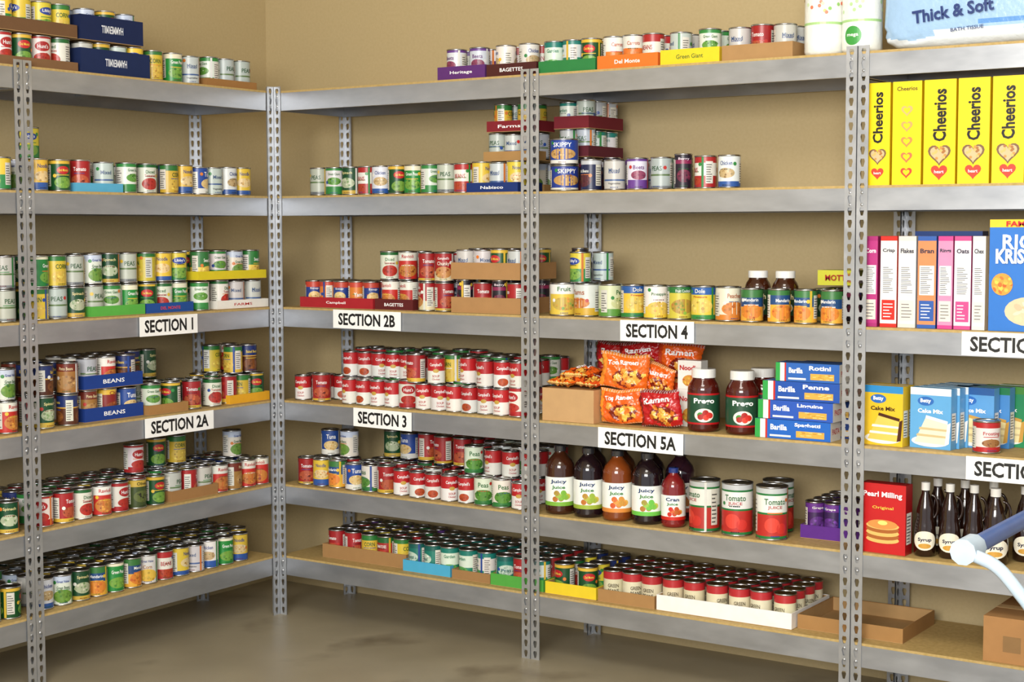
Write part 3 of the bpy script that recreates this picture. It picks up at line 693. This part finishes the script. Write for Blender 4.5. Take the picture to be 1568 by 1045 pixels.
for i,(s,z) in enumerate(((2.235,0),(2.245,.0635),(2.262,.127),(2.285,.1905))):
    put1('pasta_box',pasta_T(w=.265 if i<3 else .22,txt=('Spaghetti','Linguine','Penne','Rotini')[i],c=('#1d63c0','#2a57b8','#1c4fa8','#2a62b4')[i],h=.062 if i<3 else .06),K,3,s,.06,z=z,rz=(.0,-.03,.02,.0)[i])
for i in range(4): put1('pasta_box',pasta_T(w=.2,c='#17387c',txt='Penne',h=.06),K,3,2.30,.17,z=i*.0612)
# ------------------------------------------------------------------ carton with noodles
def add_bx_c(t,x0,x1,y0,y1,z0,z1,col,mat=CAR):
    V=[(x,y,z) for x in (x0,x1) for y in (y0,y1) for z in (z0,z1)]
    t.add(V,[(0,1,3,2),(4,6,7,5),(0,4,5,1),(2,3,7,6),(0,2,6,4),(1,5,7,3)],lin(col),mat)
def carton_T(w,d,h,col='#b4895a',tape=True,patch=True):
    t=T(); boxgrid(t,w,d,h,solid(col),side=solid(col),top=solid('#a87e50'))
    if tape: add_bx_c(t,-w/2-.0004,w/2+.0004,-.022,.022,h,h+.0005,'#c9a878')
    add_bx_c(t,-w/2,w/2,-.0007,.0007,h+.0004,h+.0009,'#7a5a38')
    if patch: add_bx_c(t,-w*.3,-w*.12,-d/2-.0005,-d/2,h*.25,h*.6,'#8a6a44')
    return t
put1('cardboard_box',carton_T(.215,.30,.118,col='#c09a6c',tape=False,patch=False),K,3,1.375,.165)
def bag_T(w,h,d,base,c2,txt,seed=0):
    t=T(); rr=random.Random(seed); nx,nz=34,26
    ph=[rr.uniform(0,6.28) for _ in range(8)]
    def th(x,z):
        a=max(0,1-abs(2*x/w)**2.6); b=max(0,1-abs(2*z/h)**2.8)
        wv=.0030*(math.sin(x*150+ph[0]+z*60)+math.sin(z*170+ph[1]+x*40)+.7*math.sin((x+z)*260+ph[2])+.6*math.sin((x-z)*330+ph[3]))
        edge=.0025*math.sin(x*420+ph[4])*(abs(2*z/h)**3)
        return max(.0006,d/2*(a*b)**.5+wv*(a*b)**.35+edge*(a*b)**.2)
    b1=lin(base);b2=lin(c2)
    pieces=[(rr.gauss(.6,.13),rr.gauss(.34,.11),rr.uniform(.03,.07),rr.random()) for _ in range(26)]
    for sg in (-1,1):
        V=[];F=[];C=[]
        for j in range(nz+1):
            for i in range(nx+1):
                x=-w/2+w*i/nx; z=-h/2+h*j/nz
                ox=.004*math.sin(z*45+ph[5])+.0015*math.sin(z*400); oz=.004*math.sin(x*38+ph[6])
                V.append((x*(1-.05*math.cos(z*math.pi/h*1.0))+ox,sg*th(x,z),z+h/2+oz+.004))
        for j in range(nz):
            for i in range(nx):
                q=j*(nx+1)+i; f=(q,q+1,q+nx+2,q+nx+1)
                F.append(f if sg<0 else tuple(reversed(f)))
                u=(i+.5)/nx;v=(j+.5)/nz
                c=b1
                if v>.93 or v<.05: c=mix(b2,lin('#ffffff'),.3*(i%2))
                elif u<.13: c=b2
                if ((u-.6)/.3)**2+((v-.34)/.25)**2<1: c=lin('#7a2014')
                for pu,pv,pr,pc in pieces:
                    if (u-pu)**2+((v-pv)*h/w)**2<pr*pr: c=mix(lin('#f4d060'),lin('#d8701c'),pc)
                C.append(c)
        t.add(V,F,np.array(C),FIL,True)
    x,z,f=text_xy(txt,w*.62,h*.17,rot=.06,bold=.03)
    z=z+h*.24
    y=np.array([-th(a,b)-.0030 for a,b in zip(x,z)])
    t.add(np.stack([x,y,z+h/2+.004],1),f,lin('#ffffff'),LAB)
    return t
for i,(s,o,z,c) in enumerate(((1.32,.03,.135,'#e8641c'),(1.42,.04,.135,'#d8501c'),(1.345,.15,.135,'#c8281c'),(1.37,.06,.163,'#e8601c'),(1.43,.18,.135,'#e87a1c'))):
    m=single('instant_noodle_pack'); m.put(bag_T(.12,.1,.028,c,'#f0b02c','Ramen',seed=i),wpos(K,s,o,ZK[3]+z),rx=-math.pi/2*.9,rz=R.uniform(-.3,.3))
bags=[(1.415,.285,.135,'#b8161c','#8a1014','Ramen',.17,.135,.05),
(1.575,.06,.0,'#e8601a','#f0902c','Top Ramen',.175,.122,-.03),(1.57,.075,.121,'#ea6a1c','#f0902c','Top Ramen',.18,.125,.06),
(1.735,.055,.0,'#b8161c','#7a0f14','Ramen',.165,.128,-.1),(1.57,.21,.165,'#b8161c','#8a1014','Ramen',.17,.115,-.08),(1.71,.22,.155,'#e8601a','#c8401a','Ramen',.165,.125,.1),
(1.57,.2,.0,'#e8601a','#f0a02c','Ramen',.16,.16,0),(1.70,.21,.0,'#c8401a','#f0a02c','Ramen',.13,.15,.03),(1.43,.37,.0,'#c8281c','#f0a02c','Ramen',.13,.13,0),
(1.665,.13,.10,'#e8641c','#f0902c','Ramen',.12,.11,.25)]
for i,(s,o,z,c,c2,tx,w,h,ry) in enumerate(bags):
    put1('instant_noodle_pack',bag_T(w,h,.055,c,c2,tx,seed=i+20),K,3,s,o,z=z,rz=R.uniform(-.08,.25),ry=ry)
def plainbox(w,d,h,fcol,scol,txt=None,tcol='#c4141c',pic=None,tp=None,tw=.8,nz=1,stripe=None,th=None,tv=.75,nutri=True):
    t=T(); y=-d/2
    boxgrid(t,w,d,h,solid(fcol),side=solid(scol),top=solid(tp or scol),nx=1,nz=1,mat=LAB)
    for (v0,v1,c) in (stripe or []):
        t.add([(-w/2,y-.0003,h*v0),(w/2,y-.0003,h*v0),(w/2,y-.0003,h*v1),(-w/2,y-.0003,h*v1)],[(0,1,2,3)],lin(c),LAB)
    for i,(pu,pv,ru,rv,c1,c2) in enumerate(pic or []):
        flat_food(t,(pu-.5)*w,y-.0006-i*.0012,pv*h,ru*w,rv*h,c1,c2,seed=i+hash_s(txt or 'q'))
    if nutri:
        rr=random.Random(int(h*999)); x=w/2+.0005
        def rs(y0,y1,z0,z1,col,e): t.add([(x+e,y0,z0),(x+e,y1,z0),(x+e,y1,z1),(x+e,y0,z1)],[(0,1,2,3)],lin(col),LAB)
        rs(-d*.36,d*.36,h*.15,h*.6,'#efede6',0)
        for i in range(9): rs(-d*.31,d*rr.uniform(.05,.31),h*(.18+.045*i),h*(.195+.045*i),'#555555',.0004)
    if txt: flat_text(t,txt,w*tw,0,y-.0042,h*tv,tcol,height=th,bold=.025)
    return t
put1('noodle_box',plainbox(.09,.05,.13,'#f0eee8','#e8e6e0','Noodle','#c4141c',pic=[(.5,.3,.3,.2,'#e8c050','#c8501c')]),K,3,1.80,.155,z=.0)
put1('noodle_box',plainbox(.09,.05,.10,'#f0eee8','#e8e6e0','Noodle','#c4141c',pic=[(.5,.3,.3,.2,'#e8c050','#c8501c')]),K,3,1.80,.155,z=.1305)
put1('applesauce_box',plainbox(.14,.10,.05,'#c9c83a','#8a9a2c','MOTTS','#a01c1c',tw=.6,tv=.5,pic=[(.8,.5,.12,.3,'#c8281c','#8aa83a')]),K,2,2.31,.25,z=.1215)

# ------------------------------------------------------------------ open flat box
m=single('cardboard_tray'); m.put(tray_T(.36,.30,.048,'#a07848'),wpos(K,2.42,.215,ZK[5]+.0006),rz=0.0)

# ================================================================== UNIT 3
def soft_T(w,d,h,colf,n=0.28,nu=96,nv=48,bump=.004,seed=1,mat=FIL):
    t=T(); rr=random.Random(seed); p=[rr.uniform(0,6) for _ in range(6)]
    def sg(x,e): return math.copysign(abs(x)**e,x)
    V=[];F=[];C=[]
    for j in range(nv+1):
        ph=-math.pi/2+math.pi*j/nv
        for i in range(nu):
            th=2*math.pi*i/nu
            x=sg(math.cos(ph),n)*sg(math.cos(th),n); y=sg(math.cos(ph),n)*sg(math.sin(th),n); z=sg(math.sin(ph),n)
            b=1+bump/ (w*.5)*(math.sin(x*9+p[0]+z*5)+math.sin(z*11+p[1])+math.sin((x-z)*14+y*6+p[2])+.8*math.sin(x*31+z*17)+.6*math.sin(z*37-x*13))
            V.append((x*w/2*b,y*d/2*b,(z*.5+.5)*h))
    for j in range(nv):
        for i in range(nu):
            k=(i+1)%nu
            F.append((j*nu+i,j*nu+k,(j+1)*nu+k,(j+1)*nu+i))
            q=(np.array(V[j*nu+i])+np.array(V[(j+1)*nu+k]))/2
            C.append(colf(q[0]/w+.5,q[2]/h,q[1]/d+.5))
    t.add(V,F,np.array(C),mat,True); return t
def ptowel():
    t=T(); wh=lin('#eceee8')
    cf=lambda u,z: wh
    rr=random.Random(4)
    for cx in (-.064,.064):
        n=8
        prof=[(.001,0),(.045,.001),(.06,.006)]+[(.0635,.015+.24*i/n) for i in range(n+1)]+[(.06,.263),(.045,.268),(.02,.27),(.019,.262),(.001,.262)]
        q=T(); lathe(q,prof,cf,FIL,36)
        if cx>0:
            wrap_ellipse(q,.0640,-.02,.055,.030,.030,lin('#3f9a44'),12)
            wrap_text(q,'mega',.04,.0646,.055,'#ffffff',.011,u0=-.02)
        for i in range(26):
            zz=rr.uniform(.13,.25)
            wrap_ellipse(q,.0640+i*.00003,rr.uniform(-.3,.3),zz,.006,.006,lin(rr.choice(['#8cc06a','#b4d49a','#e87a5a','#f0c850','#cfe2b4'])),5)
        wrap_rect(q,.0638,0,-.1,.1,.098,.106,lin('#a8cf8a'),20)
        t.merge(q,(cx,0,0))
    return t
put1('paper_towel_pack',ptowel(),K,0,2.360,.10)
def tpc(u,v,w):
    if v+.06*math.sin(u*9)<.16: return lin('#dfe8f0')
    if v>.66+.05*math.sin(u*7+1): return lin('#3f74c0')
    if abs(v-.3-.05*math.sin(u*8))<.03: return lin('#5f94d4')
    return lin('#9dbfe2')
tp=soft_T(.62,.34,.27,tpc,n=.3,seed=4,bump=.0025)
x,z,f=text_xy('Thick & Soft',.25,.04,rot=.10,bold=.03)
tp.add(np.stack([x-.075,np.full_like(x,-.180),z+.105],1),f,lin('#16306e'),LAB)
x,z,f=text_xy('BATH TISSUE',.10,.011,rot=.05)
tp.add(np.stack([x-.03,np.full_like(x,-.180),z+.05],1),f,lin('#16306e'),LAB)
put1('toilet_paper_pack',tp,K,0,2.815,.20)
def cereal_T(w,d,h,alt=False):
    t=T()
    boxgrid(t,w,d,h,solid('#f2d312'),side=solid('#ecc90f'),top=solid('#e8c60e'),nx=1,nz=1,mat=LAB)
    def heart(cx,cz,sz,col,e=.0008):
        n=24;V=[]
        for i in range(n):
            a=i/n*2*math.pi; V.append((cx+sz*math.sin(a)**3,-d/2-e,cz+sz*(13*math.cos(a)-5*math.cos(2*a)-2*math.cos(3*a)-math.cos(4*a))/16))
        t.add(V,[tuple(reversed(range(n)))],lin(col),LAB)
    if alt:
        for i,c in enumerate(('#d8402c','#e0704a','#e08a4a','#e0a060','#e8b070')):
            heart(0,h*(.12+.15*i),w*.20,c); heart(0,h*(.12+.15*i),w*.12,'#f2d312',.0012)
        flat_text(t,'Cheerios',w*.7,0,-d/2-.0012,h*.93,'#1c1c1c')
    else:
        flat_text(t,'Cheerios',h*.5,0,-d/2-.0012,h*.66,'#141414',height=w*.42,rot=math.pi/2,bold=.03)
        heart(0,h*.29,w*.36,'#7a5a40'); heart(0,h*.29,w*.29,'#c9b58a',.0012)
        rr=random.Random(9)
        for i in range(14):
            q=rr.uniform(0,6.28);p=rr.random()**.5*w*.2
            flat_ellipse(t,p*math.cos(q),-d/2-.0014-i*.00003,h*.295+p*math.sin(q),w*.05,w*.045,lin(rr.choice(['#e0b46a','#c8924a','#a8703a'])),8)
        heart(0,h*.12,w*.26,'#d8402c')
        flat_text(t,'heart',w*.3,0,-d/2-.0014,h*.12,'#ffffff')
    return t
for i,(a,b) in enumerate(((2.470,2.548),(2.556,2.648),(2.656,2.755),(2.762,2.858),(2.866,2.962),(2.970,3.066))):
    put1('cereal_box',cereal_T(b-a,.20,.318,alt=(i==1)),K,1,(a+b)/2,.125)
for i,(a,b,fc,sc) in enumerate(((2.468,2.512,'#b8367e','#a82c70'),(2.522,2.575,'#e8e6e0','#d8281c'),(2.580,2.636,'#e6e3dc','#d8d4cc'),(2.642,2.700,'#e08a5a','#2f5aa8'),
        (2.706,2.752,'#d48eb4','#c8408a'),(2.757,2.808,'#e8dee6','#c84a8a'),(2.813,2.852,'#e8e7e4','#d8d8d4'))):
    w_=b-a; h_=.285; y_=-.095
    t=plainbox(w_,.19,h_,fc,sc,None,stripe=[(.0,.04,sc),(.95,1,sc)])
    rr=random.Random(i)
    def rect(x0,x1,z0,z1,col,e): t.add([(x0,y_-e,z0),(x1,y_-e,z0),(x1,y_-e,z1),(x0,y_-e,z1)],[(0,1,2,3)],lin(col),LAB)
    rect(-w_*.4,w_*.4,h_*.36,h_*.68,'#f0efea',.0005)
    for j in range(14): rect(-w_*.34,w_*rr.uniform(0,.34),h_*(.38+.021*j),h_*(.387+.021*j),'#5a5a60',.0008)
    rect(-w_*.4,w_*.4,h_*.08,h_*.3,sc if i%2 else '#e8e0d0',.0005)
    for j in range(5): rect(-w_*.3,w_*rr.uniform(0,.3),h_*(.11+.035*j),h_*(.12+.035*j),'#ffffff' if i%2 else '#77757a',.0008)
    flat_text(t,('Corn','Crisp','Flakes','Bran','Rings','Oats','Chex')[i],w_*.75,0,y_-.0010,h_*.84,'#333344' if i!=0 else '#ffffff',height=h_*.05,bold=.03)
    put1('cereal_box',t,K,2,(a+b)/2,.125)
rk=plainbox(.2,.07,.335,'#2a72c8','#e8b82c','RICE','#ffffff',stripe=[(.93,1,'#f0c82a')],pic=[(.60,.18,.36,.13,'#efe4cc','#c8a060'),(.2,.42,.16,.10,'#f0c850','#d8501c')],tv=.8,tw=.6,tp='#e8b82c')
flat_text(rk,'KRISPIES',.16,0,-.0392,.225,'#f6f6f2',height=.045,bold=.04); flat_text(rk,'FAMILY',.10,0,-.0392,.322,'#c4141c',height=.016,bold=.03)
put1('cereal_box',rk,K,2,2.965,.06)
put1('cereal_box',plainbox(.19,.06,.32,'#3a1c1c','#2a1414','Cocoa','#f0c82a'),K,2,2.95,.27)
put1('cereal_box',plainbox(.22,.06,.30,'#2c4a8a','#1c3464','Wheat','#f0f0f0'),K,2,2.66,.29)
def cake(fc,top,c1,c2,choc):
    w,d,h=.135,.04,.19; y=-d/2
    t=plainbox(w,d,h,fc,fc,None,stripe=[(.88,1,top)])
    flat_ellipse(t,-w*.12,y-.0006,h*.78,w*.2,h*.075,lin('#2f6ab8')); flat_text(t,'Betty',w*.26,-w*.12,y-.0010,h*.78,'#ffffff',bold=.03)
    flat_text(t,'Cake Mix',w*.62,0,y-.0010,h*.62,'#3a2414' if choc else '#ffffff',height=h*.07,bold=.03)
    flat_ellipse(t,0,y-.0006,h*.12,w*.46,h*.09,lin('#f0efe8'))
    def poly(P,col,e): t.add([(a*w,y-e,b*h) for a,b in P],[tuple(range(len(P)))],lin(col),LAB)
    poly([(-.38,.1),(.36,.08),(.42,.42),(-.12,.5)],c1,.0010)
    poly([(-.34,.2),(.38,.19),(.385,.225),(-.32,.24)],'#f6f2e6' if choc else '#cdb98a',.0014)
    poly([(-.28,.31),(.4,.3),(.405,.335),(-.26,.35)],'#f6f2e6' if choc else '#cdb98a',.0014)
    poly([(-.12,.5),(.42,.42),(.43,.47),(-.10,.55)],c2,.0014)
    poly([(.36,.08),(.46,.1),(.5,.45),(.42,.42)],c2,.0014)
    return t
for i in range(2):
    put1('cake_mix_box',cake('#e6be2e','#2f8ac8','#e8c860','#4a2414',True),K,3,2.535,.06+.046*i,rz=-.10)
for i in range(5):
    put1('cake_mix_box',cake('#5fa4d8','#dce6ec','#ece4c8','#f4f2ea',False),K,3,2.685+.012*i,.07+.045*i,rz=-.10)
for i in range(4):
    put1('cake_mix_box',cake(('#5a9ad4','#4a8aca','#2c8a5a','#5aa04a')[i],('#2a5a9a','#247a4c','#4a8a3c','#e8f0f4')[i],'#e8d8a0','#c89a4a',False),K,3,2.79+.035*i,.16+.045*i,rz=-.1)
g=single('frosting_can'); put_can(g,'frost',K,3,2.853,.07)
pm=plainbox(.15,.055,.222,'#c01c20','#a8161a','Pearl Milling','#ffffff',tv=.84,tw=.86,th=.022)
for i in range(5): flat_ellipse(pm,.0,-.0281-i*.0002,.045+i*.011,.055,.013,lin('#a8602a' if i%2 else '#e8b868'))
flat_ellipse(pm,0,-.0292,.093,.05,.015,lin('#d8904a')); flat_ellipse(pm,0,-.0294,.098,.016,.007,lin('#f6e27a'))
flat_text(pm,'Original',.07,0,-.0290,.145,'#f0d050',height=.012)
put1('pancake_mix_box',pm,K,4,2.545,.05,rz=-.03)
for s,o,r in ((2.665,.07,.034),(2.74,.08,.034),(2.81,.1,.034),(2.885,.07,.04),(2.67,.17,.036),(2.755,.18,.036),(2.84,.2,.036),(2.95,.16,.036)):
    put1('syrup_bottle',syrup_T(r=r,h=.235),K,4,s,o,rz=.3)
put1('cardboard_box',carton_T(.3,.3,.14,'#a67a4c'),K,5,3.02,.17)
put1('cardboard_box',carton_T(.28,.3,.10,'#9a7346',tape=False),K,4,3.17,.19)

for m in BUILD: m.build()

# ================================================================== SHOPPING CART
def tube(name,pts,r,mat,parent,cyc=False):
    cu=bpy.data.curves.new(name,'CURVE'); cu.dimensions='3D'; cu.bevel_depth=r; cu.bevel_resolution=3; cu.use_fill_caps=True
    s=cu.splines.new('POLY'); s.points.add(len(pts)-1)
    for p,q in zip(s.points,pts): p.co=(*q,1)
    s.use_cyclic_u=cyc; cu.materials.append(mat)
    o=bpy.data.objects.new(name,cu); scene.collection.objects.link(o); o.parent=parent; return o
cart=bpy.data.objects.new('shopping_cart',None); scene.collection.objects.link(cart)
hx=3.44; ya=-1.96; yb=-1.46; hz=.99
def arc(pts,n=6):
    out=[]
    for i in range(len(pts)):
        if 0<i<len(pts)-1:
            a,b,c=[np.array(q,float) for q in pts[i-1:i+2]]
            p=b+(a-b)*.3; q=b+(c-b)*.3
            for j in range(n+1):
                u=j/n; out.append(tuple((1-u)**2*p+2*u*(1-u)*b+u*u*q))
        else: out.append(tuple(pts[i]))
    return out
tube('handle_bar',[(hx,ya+.05,hz),(hx,yb-.05,hz)],.017,M_CARTB,cart)
for n,y in (('end_cap_near',ya),('end_cap_far',yb)):
    sg=1 if y==ya else -1
    tube(n,[(hx,y-sg*.012,hz),(hx,y-sg*.008,hz),(hx,y+sg*.05,hz)],.024,M_CARTG,cart)
    tube(n+'_arm',arc([(hx,y,hz),(hx+.06,y,hz-.02),(hx+.13,y,hz-.10),(hx+.16,y,hz-.22),(hx+.2,y,hz-.5),(hx+.22,y,.18),(hx+.95,y,.14)]),.012,M_CARTG,cart)
bx0,bx1=hx+.17,hx+1.0
for j,z in enumerate((.52,.60,.68,.76,.84,.92)):
    e=.03*(5-j)/5
    tube('basket_ring_%d'%j,[(bx0+e,ya+.01+e,z),(bx1-e*2,ya+.04+e,z),(bx1-e*2,yb-.04-e,z),(bx0+e,yb-.01-e,z)],.004,M_CARTG,cart,True)
for i in range(15):
    x=bx0+.03+i*(bx1-bx0-.09)/14
    tube('basket_wire_%d'%i,[(x,ya+.02,.92),(x,ya+.05,.52),(x,yb-.05,.52),(x,yb-.02,.92)],.0025,M_CARTG,cart)
for i in range(9):
    y=ya+.06+i*(yb-ya-.12)/8
    tube('basket_long_wire_%d'%i,[(bx0,y,.92),(bx0+.03,y,.52),(bx1-.06,y,.52),(bx1,y,.92)],.0025,M_CARTG,cart)
for i,(x,y) in enumerate(((hx+.25,ya+.02),(hx+.25,yb-.02),(hx+.93,ya+.02),(hx+.93,yb-.02))):
    bpy.ops.mesh.primitive_cylinder_add(radius=.06,depth=.03,location=(x,y,.06),rotation=(math.pi/2,0,0),vertices=32)
    o=bpy.context.object; o.name='wheel_%d'%i; o.data.materials.append(M_RUB); o.parent=cart
    tube('fork_%d'%i,[(x,y-.022,.06),(x,y-.022,.135),(x,y+.022,.135),(x,y+.022,.06)],.006,M_CARTG,cart)

# ================================================================== LIGHT
w=bpy.data.worlds.new('world'); scene.world=w; w.use_nodes=True
bg=w.node_tree.nodes['Background']; bg.inputs['Color'].default_value=(.88,.94,1.0,1); bg.inputs['Strength'].default_value=.92
def area(name,loc,target,sx,sy,power,col):
    l=bpy.data.lights.new(name,'AREA'); l.shape='RECTANGLE'; l.size=sx; l.size_y=sy; l.energy=power; l.color=col
    o=bpy.data.objects.new(name,l); scene.collection.objects.link(o); o.location=loc
    o.rotation_euler=(Vector(target)-Vector(loc)).to_track_quat('-Z','Y').to_euler(); return o
area('window_daylight',(4.0,-6.2,2.4),(2.0,0,1.3),3.0,1.7,350,(1,.97,.92))
area('ceiling_panel_light',(2.8,-2.6,3.4),(2.8,-2.2,0),1.2,1.2,50,(1,.96,.88))

cd=bpy.data.cameras.new('camera'); cam=bpy.data.objects.new('camera',cd); scene.collection.objects.link(cam)
cd.sensor_width=36; cd.sensor_fit='HORIZONTAL'; cd.lens=2400.96/1568*36
yaw,pit,rol=-.5929,-.071,-.0023
fw=Vector((math.sin(yaw)*math.cos(pit),math.cos(yaw)*math.cos(pit),math.sin(pit)))
rt=Vector((math.cos(yaw),-math.sin(yaw),0)); up=rt.cross(fw)
r2=rt*math.cos(rol)+up*math.sin(rol); u2=-rt*math.sin(rol)+up*math.cos(rol)
cam.matrix_world=Matrix(((r2.x,u2.x,-fw.x,4.3147),(r2.y,u2.y,-fw.y,-4.7025),(r2.z,u2.z,-fw.z,1.5647),(0,0,0,1)))
cd.clip_start=.05
scene.camera=cam
print('POLYS',sum(len(o.data.polygons) for o in scene.objects if o.type=='MESH'))
